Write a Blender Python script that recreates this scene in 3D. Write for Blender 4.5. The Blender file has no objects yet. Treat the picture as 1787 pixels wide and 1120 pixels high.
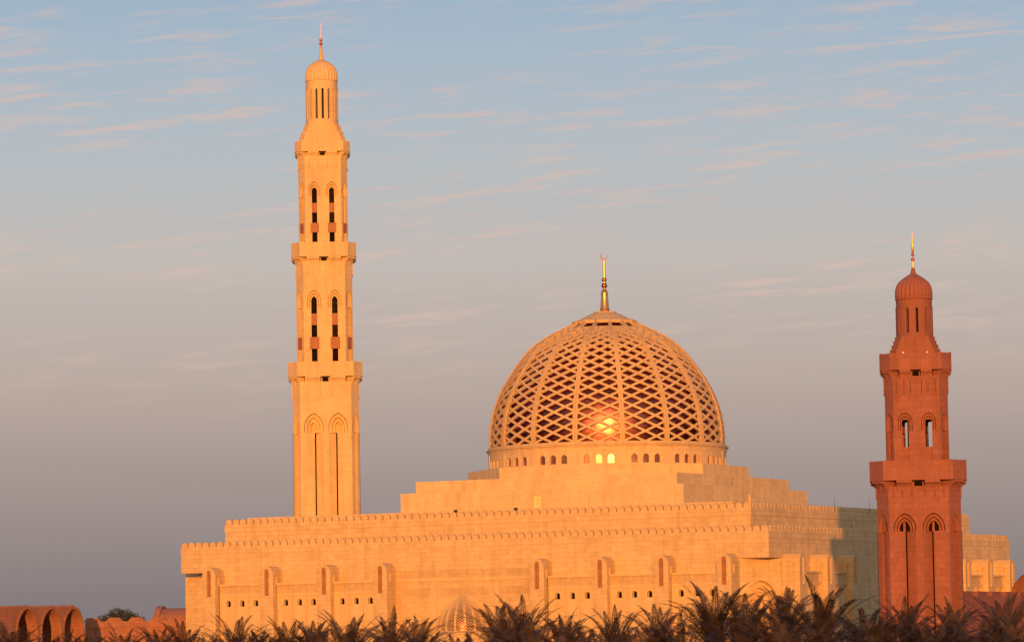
import bpy, math, random
from math import sin, cos, pi, sqrt, radians, atan2
from mathutils import Vector, Matrix, Euler

random.seed(7)
scene = bpy.context.scene
COL = scene.collection

# ------------------------------------------------------------------ camera
PITCH, ROLL, FOCAL = 0.079427, 0.016894, 7190.0 / 1787.0      # focal in image widths
cam_d = bpy.data.cameras.new("camera")
cam = bpy.data.objects.new("camera", cam_d)
COL.objects.link(cam)
cam_d.sensor_fit = 'HORIZONTAL'
cam_d.sensor_width = 36.0
cam_d.lens = 36.0 * FOCAL
cam_d.clip_start = 1.0
cam_d.clip_end = 20000.0
f_ = Vector((0, cos(PITCH), sin(PITCH)))
u0 = Vector((0, -sin(PITCH), cos(PITCH)))
r0 = Vector((1, 0, 0))
rt = r0 * cos(ROLL) - u0 * sin(ROLL)
up = r0 * sin(ROLL) + u0 * cos(ROLL)
M = Matrix((rt, up, -f_)).transposed().to_4x4()
M.translation = Vector((0, 0, 5.0))
cam.matrix_world = M
scene.camera = cam

# ------------------------------------------------------------------ sun and sky
SUN_EL, SUN_AZ = radians(4.3), radians(1.3)
sun_d = bpy.data.lights.new("sun", 'SUN')
sun_d.energy = 4.55
sun_d.angle = radians(0.5)
sun_d.color = (1.0, 0.36, 0.065)
sun = bpy.data.objects.new("sun", sun_d)
sun.rotation_euler = (pi / 2 - SUN_EL, 0, -SUN_AZ)
COL.objects.link(sun)

world = bpy.data.worlds.new("World")
scene.world = world
world.use_nodes = True
nt = world.node_tree
nt.nodes.clear()
N = nt.nodes.new
L = nt.links.new


def lin(r, g, b):
    return tuple(((c / 255.0) / 12.92 if c / 255.0 < 0.04045 else ((c / 255.0 + 0.055) / 1.055) ** 2.4) for c in (r, g, b)) + (1.0,)


def mnode(tree, op, a, b=None, c=None, clamp=False):
    n = tree.nodes.new('ShaderNodeMath')
    n.operation = op
    n.use_clamp = clamp
    for i, v in enumerate((a, b, c)):
        if v is None:
            continue
        if isinstance(v, (int, float)):
            n.inputs[i].default_value = v
        else:
            tree.links.new(v, n.inputs[i])
    return n.outputs[0]


def mixcol(tree, fac, a, b, mode='MIX'):
    n = tree.nodes.new('ShaderNodeMix')
    n.data_type = 'RGBA'
    n.blend_type = mode
    for sock, v in ((n.inputs[0], fac), (n.inputs[6], a), (n.inputs[7], b)):
        if isinstance(v, (int, float)):
            sock.default_value = v
        elif isinstance(v, tuple):
            sock.default_value = v
        else:
            tree.links.new(v, sock)
    return n.outputs[2]


def smooth(tree, v, lo, hi, a=0.0, b=1.0):
    n = tree.nodes.new('ShaderNodeMapRange')
    n.interpolation_type = 'SMOOTHSTEP'
    tree.links.new(v, n.inputs[0])
    for i, x in enumerate((lo, hi, a, b)):
        n.inputs[i + 1].default_value = x
    return n.outputs[0]


tc = N('ShaderNodeTexCoord')
sep = N('ShaderNodeSeparateXYZ')
L(tc.outputs['Generated'], sep.inputs[0])
dx, dy, dz = sep.outputs
el = mnode(nt, 'ARCSINE', dz)
sky = N('ShaderNodeTexSky')
sky.sky_type = 'NISHITA'
sky.sun_disc = False
sky.sun_elevation = SUN_EL
sky.sun_rotation = pi + SUN_AZ
sky.air_density = 1.0
sky.dust_density = 2.0
nish = mixcol(nt, 1.0, sky.outputs[0], (0.15, 0.15, 0.15, 1), 'MULTIPLY')
# the twilight arch opposite the sun: dusky mauve at the horizon, rosy grey, then pale blue
ramp = N('ShaderNodeValToRGB')
er = smooth(nt, el, -0.02, 0.20)
er = N('ShaderNodeMapRange')
L(el, er.inputs[0])
er.inputs[1].default_value = 0.0
er.inputs[2].default_value = 0.20
L(er.outputs[0], ramp.inputs[0])
cr = ramp.color_ramp
stops = [(0.0, (124, 114, 118)), (0.07, (136, 125, 126)), (0.20, (163, 148, 143)), (0.33, (187, 170, 161)),
         (0.47, (194, 186, 180)), (0.60, (182, 189, 194)), (0.74, (166, 184, 200)), (0.9, (142, 172, 197)), (1.0, (134, 167, 196))]
while len(cr.elements) < len(stops):
    cr.elements.new(0.5)
for e_, (p_, c_) in zip(cr.elements, stops):
    e_.position = p_
    e_.color = lin(*c_)
# thin streaks of high cloud, catching the last rose light
vb = mnode(nt, 'MAXIMUM', dy, 0.05)
az = mnode(nt, 'DIVIDE', dx, vb)
ev = mnode(nt, 'DIVIDE', dz, vb)
ev2 = mnode(nt, 'SUBTRACT', ev, mnode(nt, 'MULTIPLY', az, 0.075))
comb = N('ShaderNodeCombineXYZ')
L(mnode(nt, 'MULTIPLY', az, 70.0), comb.inputs[0])
L(mnode(nt, 'MULTIPLY', ev2, 680.0), comb.inputs[1])
warp = N('ShaderNodeTexNoise')
warp.inputs['Scale'].default_value = 0.8
warp.inputs['Detail'].default_value = 2.0
L(comb.outputs[0], warp.inputs['Vector'])
wv = N('ShaderNodeVectorMath')
wv.operation = 'MULTIPLY_ADD'
L(warp.outputs['Color'], wv.inputs[0])
wv.inputs[1].default_value = (1.0, 2.2, 0)
L(comb.outputs[0], wv.inputs[2])
cn = N('ShaderNodeTexNoise')
cn.inputs['Scale'].default_value = 0.55
cn.inputs['Detail'].default_value = 6.0
cn.inputs['Roughness'].default_value = 0.6
L(wv.outputs[0], cn.inputs['Vector'])
comb2 = N('ShaderNodeCombineXYZ')
L(mnode(nt, 'MULTIPLY', az, 9.0), comb2.inputs[0])
L(mnode(nt, 'MULTIPLY', ev2, 60.0), comb2.inputs[1])
comb2.inputs[2].default_value = 3.7
cb = N('ShaderNodeTexNoise')
cb.inputs['Scale'].default_value = 1.0
cb.inputs['Detail'].default_value = 3.0
L(comb2.outputs[0], cb.inputs['Vector'])
# one long band of cirrus about seven and a half degrees up
bq = mnode(nt, 'MULTIPLY', mnode(nt, 'SUBTRACT', ev, 0.131), 150.0)
band_up = mnode(nt, 'MULTIPLY', mnode(nt, 'POWER', 2.718, mnode(nt, 'MULTIPLY', mnode(nt, 'MULTIPLY', bq, bq), -1.0)), 0.22)
streak = mnode(nt, 'MULTIPLY', smooth(nt, cn.outputs[0], 0.47, 0.68), smooth(nt, mnode(nt, 'ADD', cb.outputs[0], band_up), 0.36, 0.58))
streak = mnode(nt, 'MULTIPLY', streak, smooth(nt, el, 0.050, 0.092))
streak = mnode(nt, 'MULTIPLY', streak, 0.60, clamp=True)
cloudy = mixcol(nt, streak, ramp.outputs[0], lin(216, 188, 176))
fac = mnode(nt, 'MULTIPLY', smooth(nt, dy, -0.9, 0.0), smooth(nt, el, 0.4, 2.0, 1.0, 0.0))
out_col = mixcol(nt, fac, nish, cloudy)
bg = N('ShaderNodeBackground')
bg.inputs[1].default_value = 1.0
L(out_col, bg.inputs[0])
wo = N('ShaderNodeOutputWorld')
L(bg.outputs[0], wo.inputs[0])

scene.view_settings.view_transform = 'Standard'
scene.view_settings.look = 'None'
scene.view_settings.exposure = 0.0
scene.view_settings.gamma = 1.0
scene.view_settings.use_curve_mapping = False
scene.render.engine = 'CYCLES'
scene.cycles.max_bounces = 6


# ------------------------------------------------------------------ materials
def new_mat(name):
    m = bpy.data.materials.new(name)
    m.use_nodes = True
    t = m.node_tree
    b = t.nodes['Principled BSDF']
    return m, t, b


def stone(name, col, rough=0.8, bw=1.25, bh=0.66, mort=0.022, vary=0.085, bump=0.3, stain=0.07, mortar_dark=0.74):
    m, t, b = new_mat(name)
    tcn = t.nodes.new('ShaderNodeTexCoord')
    br = t.nodes.new('ShaderNodeTexBrick')
    br.inputs['Scale'].default_value = 1.0
    br.inputs['Brick Width'].default_value = bw
    br.inputs['Row Height'].default_value = bh
    br.inputs['Mortar Size'].default_value = mort
    br.inputs['Mortar Smooth'].default_value = 0.3
    br.inputs['Bias'].default_value = 0.0
    t.links.new(tcn.outputs['UV'], br.inputs['Vector'])
    c1 = tuple(c * (1 - vary) for c in col) + (1,)
    c2 = tuple(min(1, c * (1 + vary)) for c in col) + (1,)
    br.inputs['Color1'].default_value = c1
    br.inputs['Color2'].default_value = c2
    br.inputs['Mortar'].default_value = tuple(c * mortar_dark for c in col) + (1,)
    nz = t.nodes.new('ShaderNodeTexNoise')
    nz.inputs['Scale'].default_value = 0.16
    nz.inputs['Detail'].default_value = 5
    nz.inputs['Roughness'].default_value = 0.65
    t.links.new(tcn.outputs['Object'], nz.inputs['Vector'])
    nf = t.nodes.new('ShaderNodeTexNoise')
    nf.inputs['Scale'].default_value = 2.2
    nf.inputs['Detail'].default_value = 6
    t.links.new(tcn.outputs['Object'], nf.inputs['Vector'])
    f1 = smooth(t, nz.outputs[0], 0.3, 0.7, 1 - stain, 1 + stain * 0.6)
    f2 = smooth(t, nf.outputs[0], 0.25, 0.75, 0.94, 1.05)
    mpg = t.nodes.new('ShaderNodeMapping')
    mpg.inputs['Scale'].default_value = (0.9, 0.045, 1)
    t.links.new(tcn.outputs['UV'], mpg.inputs['Vector'])
    ns = t.nodes.new('ShaderNodeTexNoise')
    ns.inputs['Scale'].default_value = 1.0
    ns.inputs['Detail'].default_value = 4
    t.links.new(mpg.outputs[0], ns.inputs['Vector'])
    f3 = smooth(t, ns.outputs[0], 0.42, 0.75, 1.03, 0.86)
    ff = mnode(t, 'MULTIPLY', mnode(t, 'MULTIPLY', f1, f2), f3)
    cc = t.nodes.new('ShaderNodeCombineColor')
    for i in range(3):
        t.links.new(ff, cc.inputs[i])
    c = mixcol(t, 1.0, br.outputs['Color'], cc.outputs[0], 'MULTIPLY')
    t.links.new(c, b.inputs['Base Color'])
    b.inputs['Roughness'].default_value = rough
    b.inputs['Specular IOR Level'].default_value = 0.25
    bp = t.nodes.new('ShaderNodeBump')
    bp.inputs['Strength'].default_value = bump
    bp.inputs['Distance'].default_value = 0.04
    hh = mnode(t, 'ADD', mnode(t, 'MULTIPLY', br.outputs['Fac'], -1.0), nf.outputs[0])
    t.links.new(hh, bp.inputs['Height'])
    t.links.new(bp.outputs[0], b.inputs['Normal'])
    return m


def plain(name, col, rough=0.6, metal=0.0, spec=0.5, nscale=3.0, vary=0.15):
    m, t, b = new_mat(name)
    tcn = t.nodes.new('ShaderNodeTexCoord')
    nz = t.nodes.new('ShaderNodeTexNoise')
    nz.inputs['Scale'].default_value = nscale
    nz.inputs['Detail'].default_value = 4
    t.links.new(tcn.outputs['Object'], nz.inputs['Vector'])
    c = mixcol(t, smooth(t, nz.outputs[0], 0.3, 0.7), tuple(x * (1 - vary) for x in col) + (1,), tuple(min(1, x * (1 + vary)) for x in col) + (1,))
    t.links.new(c, b.inputs['Base Color'])
    b.inputs['Roughness'].default_value = rough
    b.inputs['Metallic'].default_value = metal
    b.inputs['Specular IOR Level'].default_value = spec
    return m


CREAM = (0.60, 0.425, 0.245)
RED = (0.275, 0.102, 0.080)
MAT = {}
MAT['cream'] = stone('cream_ashlar', CREAM)
MAT['cream_upper'] = stone('pale_ashlar', (0.63, 0.45, 0.26), bw=1.5, bh=0.7, vary=0.05, mortar_dark=0.88)
MAT['carved'] = stone('carved_cream_stone', (0.53, 0.365, 0.205), bw=0.62, bh=0.55, mort=0.02, vary=0.06, mortar_dark=0.88)
MAT['smooth'] = stone('smooth_cream_stone', (0.61, 0.435, 0.25), bw=0.9, bh=2.4, mort=0.008, vary=0.04, mortar_dark=0.9)
MAT['dome'] = stone('dome_stone', (0.58, 0.40, 0.23), bw=3.0, bh=1.6, mort=0.01, vary=0.05, mortar_dark=0.85)
MAT['red'] = stone('red_sandstone', RED, bw=1.0, bh=0.72, vary=0.09)
MAT['red_smooth'] = stone('dressed_red_sandstone', (0.28, 0.105, 0.082), bw=1.25, bh=2.6, vary=0.08, mort=0.014)
MAT['red_light'] = stone('weathered_red_sandstone', (0.325, 0.145, 0.105), bw=1.0, bh=0.5, vary=0.10)
MAT['screen'] = stone('terracotta_screen', (0.42, 0.19, 0.10), bw=0.30, bh=0.30, mort=0.04, vary=0.18, mortar_dark=0.6)
MAT['wood'] = plain('red_wood', (0.30, 0.10, 0.045), rough=0.6)
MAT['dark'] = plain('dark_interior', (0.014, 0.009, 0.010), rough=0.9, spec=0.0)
MAT['core'] = plain('stair_core_stone', (0.05, 0.032, 0.028), rough=0.9, spec=0.05)
MAT['gold'] = plain('gilded_metal', (0.96, 0.44, 0.17), rough=0.36, metal=1.0, vary=0.05)
MAT['copper'] = plain('dark_copper', (0.60, 0.17, 0.08), rough=0.32, metal=1.0, vary=0.1)
MAT['door'] = plain('pale_painted_metal', (0.62, 0.56, 0.24), rough=0.5)
MAT['lamp'] = plain('white_lamp_housing', (0.8, 0.78, 0.72), rough=0.4)
MAT['black'] = plain('black_lamp_housing', (0.03, 0.025, 0.025), rough=0.5)
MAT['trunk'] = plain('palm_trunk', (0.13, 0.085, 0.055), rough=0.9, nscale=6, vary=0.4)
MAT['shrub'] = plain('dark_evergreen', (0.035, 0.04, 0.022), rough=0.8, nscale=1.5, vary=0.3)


def tile_mat(name, col, rough, glow=False):
    """glazed panes: small facets that tilt a little, so the sun breaks up in them"""
    m, t, b = new_mat(name)
    tcn = t.nodes.new('ShaderNodeTexCoord')
    nz = t.nodes.new('ShaderNodeTexNoise')
    nz.inputs['Scale'].default_value = 0.9
    nz.inputs['Detail'].default_value = 3
    t.links.new(tcn.outputs['Object'], nz.inputs['Vector'])
    c = mixcol(t, smooth(t, nz.outputs[0], 0.3, 0.7), tuple(x * 0.75 for x in col) + (1,), tuple(x * 1.25 for x in col) + (1,))
    t.links.new(c, b.inputs['Base Color'])
    b.inputs['Roughness'].default_value = rough
    b.inputs['Specular IOR Level'].default_value = 0.5
    bp = t.nodes.new('ShaderNodeBump')
    bp.inputs['Strength'].default_value = 0.05
    bp.inputs['Distance'].default_value = 0.2
    t.links.new(nz.outputs[0], bp.inputs['Height'])
    t.links.new(bp.outputs[0], b.inputs['Normal'])
    return m


MAT['inner'] = tile_mat('maroon_glazed_tiles', (0.31, 0.088, 0.078), 0.27)
MAT['inner'].node_tree.nodes['Principled BSDF'].inputs['Metallic'].default_value = 1.0
MAT['pane'] = tile_mat('bronze_glass', (0.36, 0.16, 0.13), 0.27)
MAT['pane'].node_tree.nodes['Principled BSDF'].inputs['Metallic'].default_value = 0.8


def leaf_mat(name, c_dark, c_new):
    m, t, b = new_mat(name)
    tcn = t.nodes.new('ShaderNodeTexCoord')
    oi = t.nodes.new('ShaderNodeObjectInfo')
    nz = t.nodes.new('ShaderNodeTexNoise')
    nz.inputs['Scale'].default_value = 1.6
    nz.inputs['Detail'].default_value = 3
    t.links.new(tcn.outputs['Object'], nz.inputs['Vector'])
    f = mnode(t, 'ADD', smooth(t, nz.outputs[0], 0.3, 0.7), mnode(t, 'MULTIPLY', mnode(t, 'SUBTRACT', oi.outputs['Random'], 0.5), 0.6), clamp=True)
    c = mixcol(t, f, c_dark + (1,), c_new + (1,))
    t.links.new(c, b.inputs['Base Color'])
    b.inputs['Roughness'].default_value = 0.7
    b.inputs['Specular IOR Level'].default_value = 0.05
    return m


MAT['frond'] = leaf_mat('palm_frond', (0.024, 0.018, 0.021), (0.078, 0.059, 0.066))  # older-leaf tone darkened further to paint shade into the gaps between fronds
MAT['frond_dry'] = leaf_mat('old_palm_frond', (0.13, 0.075, 0.075), (0.19, 0.105, 0.095))


def ground_mat():
    m, t, b = new_mat('sandy_ground')
    tcn = t.nodes.new('ShaderNodeTexCoord')
    nz = t.nodes.new('ShaderNodeTexNoise')
    nz.inputs['Scale'].default_value = 0.05
    nz.inputs['Detail'].default_value = 8
    t.links.new(tcn.outputs['Object'], nz.inputs['Vector'])
    c = mixcol(t, smooth(t, nz.outputs[0], 0.35, 0.65), (0.20, 0.14, 0.09, 1), (0.30, 0.22, 0.14, 1))
    t.links.new(c, b.inputs['Base Color'])
    b.inputs['Roughness'].default_value = 0.95
    return m


MAT['ground'] = ground_mat()


# ------------------------------------------------------------------ mesh helpers
class MB:
    def __init__(self):
        self.v, self.f, self.m = [], [], []
        self.mi = 0

    def add(self, pts, faces):
        o = len(self.v)
        self.v.extend([tuple(p) for p in pts])
        for f in faces:
            self.f.append([o + i for i in f])
            self.m.append(self.mi)

    def quad(self, a, b, c, d):
        self.add((a, b, c, d), ((0, 1, 2, 3),))

    def box(self, x0, x1, y0, y1, z0, z1):
        p = [(x, y, z) for z in (z0, z1) for y in (y0, y1) for x in (x0, x1)]
        self.add(p, ((0, 2, 3, 1), (4, 5, 7, 6), (0, 1, 5, 4), (2, 6, 7, 3), (0, 4, 6, 2), (1, 3, 7, 5)))

    def prism(self, poly, z0, z1, top=True, bottom=True):
        n = len(poly)
        p = [(x, y, z0) for x, y in poly] + [(x, y, z1) for x, y in poly]
        fs = [(i, (i + 1) % n, n + (i + 1) % n, n + i) for i in range(n)]
        if top:
            fs.append(tuple(range(n, 2 * n)))
        if bottom:
            fs.append(tuple(range(n - 1, -1, -1)))
        self.add(p, fs)

    def loft(self, poly0, z0, poly1, z1):
        n = len(poly0)
        p = [(x, y, z0) for x, y in poly0] + [(x, y, z1) for x, y in poly1]
        self.add(p, [(i, (i + 1) % n, n + (i + 1) % n, n + i) for i in range(n)])

    def extrude(self, prof, place):
        """prof: closed 2-D outline; place(p, k) gives the 3-D point on end k (0 or 1)"""
        n = len(prof)
        p = [place(q, 0) for q in prof] + [place(q, 1) for q in prof]
        fs = [(i, (i + 1) % n, n + (i + 1) % n, n + i) for i in range(n)]
        fs += [tuple(range(n - 1, -1, -1)), tuple(range(n, 2 * n))]
        self.add(p, fs)

    def lathe(self, prof, n=48, cx=0.0, cy=0.0, a0=0.0):
        k = len(prof)
        p = []
        for i in range(n):
            a = a0 + 2 * pi * i / n
            for r, z in prof:
                p.append((cx + r * cos(a), cy + r * sin(a), z))
        fs = []
        for i in range(n):
            j = (i + 1) % n
            for q in range(k - 1):
                fs.append((i * k + q, j * k + q, j * k + q + 1, i * k + q + 1))
        self.add(p, fs)

    def sphere(self, c, r, n=16, h=10, sz=1.0):
        prof = [(max(1e-4, r * sin(pi * i / h)), c[2] - r * sz * cos(pi * i / h)) for i in range(h + 1)]
        self.lathe(prof, n, c[0], c[1])

    def build(self, name, mats, parent=None, smooth_angle=None, loc=None):
        me = bpy.data.meshes.new(name)
        me.from_pydata(self.v, [], self.f)
        if not isinstance(mats, (list, tuple)):
            mats = [mats]
        for mm in mats:
            me.materials.append(mm)
        me.polygons.foreach_set('material_index', self.m)
        uv = me.uv_layers.new(name='UVMap')
        vs = self.v
        uvs = []
        for p in me.polygons:
            n = p.normal
            if abs(n.z) > 0.75:
                for vi in p.vertices:
                    uvs += [vs[vi][0], vs[vi][1]]
            else:
                l = sqrt(n.x * n.x + n.y * n.y) or 1.0
                tx, ty = -n.y / l, n.x / l
                if tx < -1e-6 or (abs(tx) <= 1e-6 and ty < 0):
                    tx, ty = -tx, -ty
                for vi in p.vertices:
                    uvs += [vs[vi][0] * tx + vs[vi][1] * ty, vs[vi][2]]
        uv.data.foreach_set('uv', uvs)
        if smooth_angle is not None:
            me.polygons.foreach_set('use_smooth', [True] * len(me.polygons))
            me.set_sharp_from_angle(angle=radians(smooth_angle))
        o = bpy.data.objects.new(name, me)
        COL.objects.link(o)
        if parent:
            o.parent = parent
        if loc:
            o.location = loc
        return o


def thing(name, label, cat, loc=(0, 0, 0), rz=0.0, group=None):
    o = bpy.data.objects.new(name, None)
    o.empty_display_size = 1.0
    COL.objects.link(o)
    o.location = loc
    o.rotation_euler = (0, 0, rz)
    tag(o, label, cat, group)
    return o


def tag(o, label, cat, group=None):
    o['label'] = label
    o['category'] = cat
    if group:
        o['group'] = group


def clone(o, parent=None, loc=None, rot=None):
    c = o.copy()
    COL.objects.link(c)
    if parent is not None:
        c.parent = parent
    if loc is not None:
        c.location = loc
    if rot is not None:
        c.rotation_euler = rot
    return c


# ---- walls with pointed openings, cut as real holes with reveals
class Hole:
    def __init__(self, uc, w, bot, spring, rise, n=7):
        self.uc, self.w, self.b, self.s, self.h = uc, w, bot, spring, rise
        self.u0, self.u1 = uc - w, uc + w
        if rise <= 0:
            self.us = [self.u0, self.u1]
        else:
            R = (rise * rise + w * w) / (2 * w)
            amax = math.asin(min(1, rise / R))
            half = [w - R + R * cos(amax * i / n) for i in range(n + 1)]      # |x| from w to 0
            self.R = R
            self.us = [uc - x for x in half] + [uc + x for x in reversed(half[:-1])]

    def top(self, u):
        if self.h <= 0:
            return self.s
        x = min(abs(u - self.uc), self.w)
        q = self.R * self.R - (x + self.R - self.w) ** 2
        return self.s + sqrt(max(0.0, q))

    def bot(self, u):
        return self.b

    def outline(self):
        return [(self.u0, self.b)] + [(u, self.top(u)) for u in self.us] + [(self.u1, self.b)]


def region(mb, mp, d, u0, u1, bot, top, holes=(), us=()):
    pts = {round(u0, 5), round(u1, 5)}
    for u in us:
        if u0 < u < u1:
            pts.add(round(u, 5))
    for h in holes:
        for u in h.us:
            if u0 < u < u1:
                pts.add(round(u, 5))
    pts = sorted(pts)
    for a, b in zip(pts[:-1], pts[1:]):
        if b - a < 1e-4:
            continue
        mid = 0.5 * (a + b)
        hs = sorted([h for h in holes if h.u0 < mid < h.u1], key=lambda h: h.b)
        za, zb = bot(a), bot(b)
        for h in hs:
            if h.bot(a) - za > 1e-4 or h.bot(b) - zb > 1e-4:
                mb.quad(mp(a, za, d), mp(b, zb, d), mp(b, h.bot(b), d), mp(a, h.bot(a), d))
            za, zb = h.top(a), h.top(b)
        if top(a) - za > 1e-4 or top(b) - zb > 1e-4:
            mb.quad(mp(a, za, d), mp(b, zb, d), mp(b, top(b), d), mp(a, top(a), d))


def reveal(mb, mp, h, d0, d1, floor=True):
    o = h.outline()
    n = len(o)
    for i in range(n if floor else n - 1):
        a, b = o[i], o[(i + 1) % n]
        mb.quad(mp(a[0], a[1], d0), mp(b[0], b[1], d0), mp(b[0], b[1], d1), mp(a[0], a[1], d1))


def splay(mb, mp, h, sp, d0, d1, floor=True):
    """slanting reveal narrowing from h to a smaller hole of the same make; returns the smaller hole"""
    k = Hole(h.uc, h.w - sp, h.b, h.s, h.h - sp if h.h > 0 else 0)
    o, q = h.outline(), k.outline()
    n = len(o)
    for i in range(n if floor else n - 1):
        j = (i + 1) % n
        mb.quad(mp(o[i][0], o[i][1], d0), mp(o[j][0], o[j][1], d0), mp(q[j][0], q[j][1], d1), mp(q[i][0], q[i][1], d1))
    return k


def fill_hole(mb, mp, h, d, holes=()):
    region(mb, mp, d, h.u0, h.u1, h.bot, h.top, holes, h.us)


def pol(cx, cy, r, a):
    return (cx + r * cos(a), cy + r * sin(a))


CK = 1.36          # the cut corners lie back more steeply than 45 degrees


def chsq(h, e):
    g = h - CK * e
    return [(h, -g), (h, g), (h - e, h), (-(h - e), h), (-h, g), (-h, -g), (-(h - e), -h), (h - e, -h)]


def corner_map(h, e, k):
    c = chsq(h, e)
    a, q = [(c[7], c[0]), (c[1], c[2]), (c[3], c[4]), (c[5], c[6])][k]
    mx, my = (a[0] + q[0]) / 2, (a[1] + q[1]) / 2
    tx, ty = q[0] - a[0], q[1] - a[1]
    ln = sqrt(tx * tx + ty * ty)
    tx, ty = tx / ln, ty / ln
    nx, ny = ty, -tx

    def mp(u, v, d):
        return (mx + tx * u - nx * d, my + ty * u - ny * d, v)
    return mp, ln / 2, (mx * nx + my * ny)


def face_map(alpha, dist):
    nx, ny = cos(alpha), sin(alpha)
    tx, ty = -ny, nx

    def mp(u, v, d):
        return (nx * (dist - d) + tx * u, ny * (dist - d) + ty * u, v)
    return mp


# ------------------------------------------------------------------ ground
g = MB()
S = 9000.0
g.quad((-S, -400, 0), (S, -400, 0), (S, 12000, 0), (-S, 12000, 0))
go = g.build('ground', MAT['ground'])
go['kind'] = 'structure'

# ------------------------------------------------------------------ the mosque (local axes: x along the front, y into the building)
TH = 0.483474
OX, OY = 34.95, 570.0
W, D = 95.8, 92.5
mosque = thing('mosque', 'large cream sandstone mosque with stepped battlemented walls and a big lattice dome', 'mosque', (OX, OY, 0), -TH)


def part(mb, name, mat, parent=mosque, sm=None):
    return mb.build(name, mat, parent, sm)


CH = 4.75          # legs of the cut corners under the overhang
ZS, ZL, ZM = 17.05, 19.70, 20.80
low = [(-W + CH, 0), (-CH, 0), (0, CH), (0, D - CH), (-CH, D), (-W + CH, D), (-W, D - CH), (-W, CH)]
b = MB()
# the cut corners carry blind stepped arches
corner_faces = [(1, 2), (3, 4), (5, 6), (7, 0)]
for i in range(8):
    p, q = Vector(low[i] + (0,)), Vector(low[(i + 1) % 8] + (0,))
    t = (q - p)
    ln = t.length
    t.normalize()
    nrm = Vector((t.y, -t.x, 0))

    def mp(u, v, d, p=p, t=t, nrm=nrm):
        r = p + t * u - nrm * d
        return (r.x, r.y, v)
    if i in (1, 3, 5, 7):
        hs = [Hole(ln / 2, 2.35, 5.0, 11.2, 2.75), Hole(ln / 2, 1.75, 5.0, 10.8, 2.2), Hole(ln / 2, 1.15, 5.0, 10.4, 1.65)]
        region(b, mp, 0, 0, ln, lambda u: 0, lambda u: ZS, [hs[0]])
        dep = [0, 0.7, 1.4, 2.1]
        for k in range(3):
            inn = splay(b, mp, hs[k], .12, dep[k], dep[k + 1])
            fill_hole(b, mp, inn, dep[k + 1], hs[k + 1:k + 2])
    else:
        region(b, mp, 0, 0, ln, lambda u: 0, lambda u: ZS)
part(b, 'lower_wall', MAT['cream'])
b = MB()
b.box(-W, 0, 0, D, ZS, ZL)
part(b, 'overhanging_wall', MAT['cream'])


def ring_band(mb, x0, x1, y0, y1, z0, z1, th):
    """a square ring wall"""
    mb.box(x0, x1, y0, y0 + th, z0, z1)
    mb.box(x0, x1, y1 - th, y1, z0, z1)
    mb.box(x0, x0 + th, y0 + th, y1 - th, z0, z1)
    mb.box(x1 - th, x1, y0 + th, y1 - th, z0, z1)


b = MB()
ring_band(b, -W - .05, .05, -.05, D + .05, ZL, ZM, .75)
part(b, 'parapet', MAT['cream'])
I2 = 4.8
b = MB()
b.box(-W + I2, -I2, I2, D - I2, ZL, 23.15)
part(b, 'upper_wall', MAT['cream'])
b = MB()
ring_band(b, -W + I2 - .07, -I2 + .07, I2 - .07, D - I2 + .07, 23.15, 24.22, .75)
b.box(-I2 - .32, -I2 + .08, I2 - .08, I2 + .32, 24.22, 26.0)
part(b, 'parapet', MAT['cream'])
b = MB()
b.box(-W + 7.95, -7.95, 6.0, D - 6.0, 23.15, 25.2)
part(b, 'roof_platform', MAT['cream_upper'])
b = MB()
b.box(-W + 24.2, -24.2, 23.9, D - 23.4, 25.2, 28.74)
part(b, 'stepped_base', MAT['cream_upper'])
b = MB()
b.box(-W + 26.0, -26.0, 25.5, D - 26.6, 28.74, 30.5)
part(b, 'stepped_base', MAT['cream_upper'])
DX, DY = -47.75, 46.6
AP = 20.0
b = MB()
b.prism([(DX + AP / cos(pi / 8) * cos(pi / 8 + k * pi / 4), DY + AP / cos(pi / 8) * sin(pi / 8 + k * pi / 4)) for k in range(8)], 30.5, 32.25)
part(b, 'dome_plinth', MAT['cream_upper'])
# maintenance door on the stepped base
b = MB()
b.box(-48.85, -47.65, 23.86, 23.96, 25.2, 27.6)
part(b, 'door', MAT['door'])

# ---- merlons: the hundred nearest are parts of their own, the rest one part
mp_ = []
for i in range(9):
    a = pi * i / 8
    mp_.append((0.50 * cos(a), 0.32 + 0.48 * sin(a)))
prof = [(-0.50, 0), (0.50, 0)] + mp_
mer = MB()
mer.extrude(prof, lambda q, k: (q[0], -0.26 + 0.52 * k, q[1]))
mer_o = None
spots = []


def mer_line(ax, ay, bx, by, z, rot):
    ln = sqrt((bx - ax) ** 2 + (by - ay) ** 2)
    n = round(ln / 1.228)
    for i in range(n):
        t = (i + .5) / n
        spots.append((ax + (bx - ax) * t, ay + (by - ay) * t, z, rot))


for x0, x1, y0, y1, z in ((-W, 0, .28, D - .28, ZM), (-W + I2, -I2, I2 + .28, D - I2 - .28, 24.22)):
    mer_line(x0, y0, x1, y0, z, 0)
    mer_line(x0, y1, x1, y1, z, 0)
    s = .55
    mer_line(x1 - .28, y0 + s, x1 - .28, y1 - s, z, pi / 2)
    mer_line(x0 + .28, y0 + s, x0 + .28, y1 - s, z, pi / 2)


def showing(p):
    X = OX + p[0] * cos(TH) + p[1] * sin(TH)
    Y = OY - p[0] * sin(TH) + p[1] * cos(TH)
    big = 1.0 if p[3] == 0 else 0.5
    vis = 1.0 if (p[1] < 10 or p[0] > -10) else 0.01
    return -(big * vis * 1e3 / Y)


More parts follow.
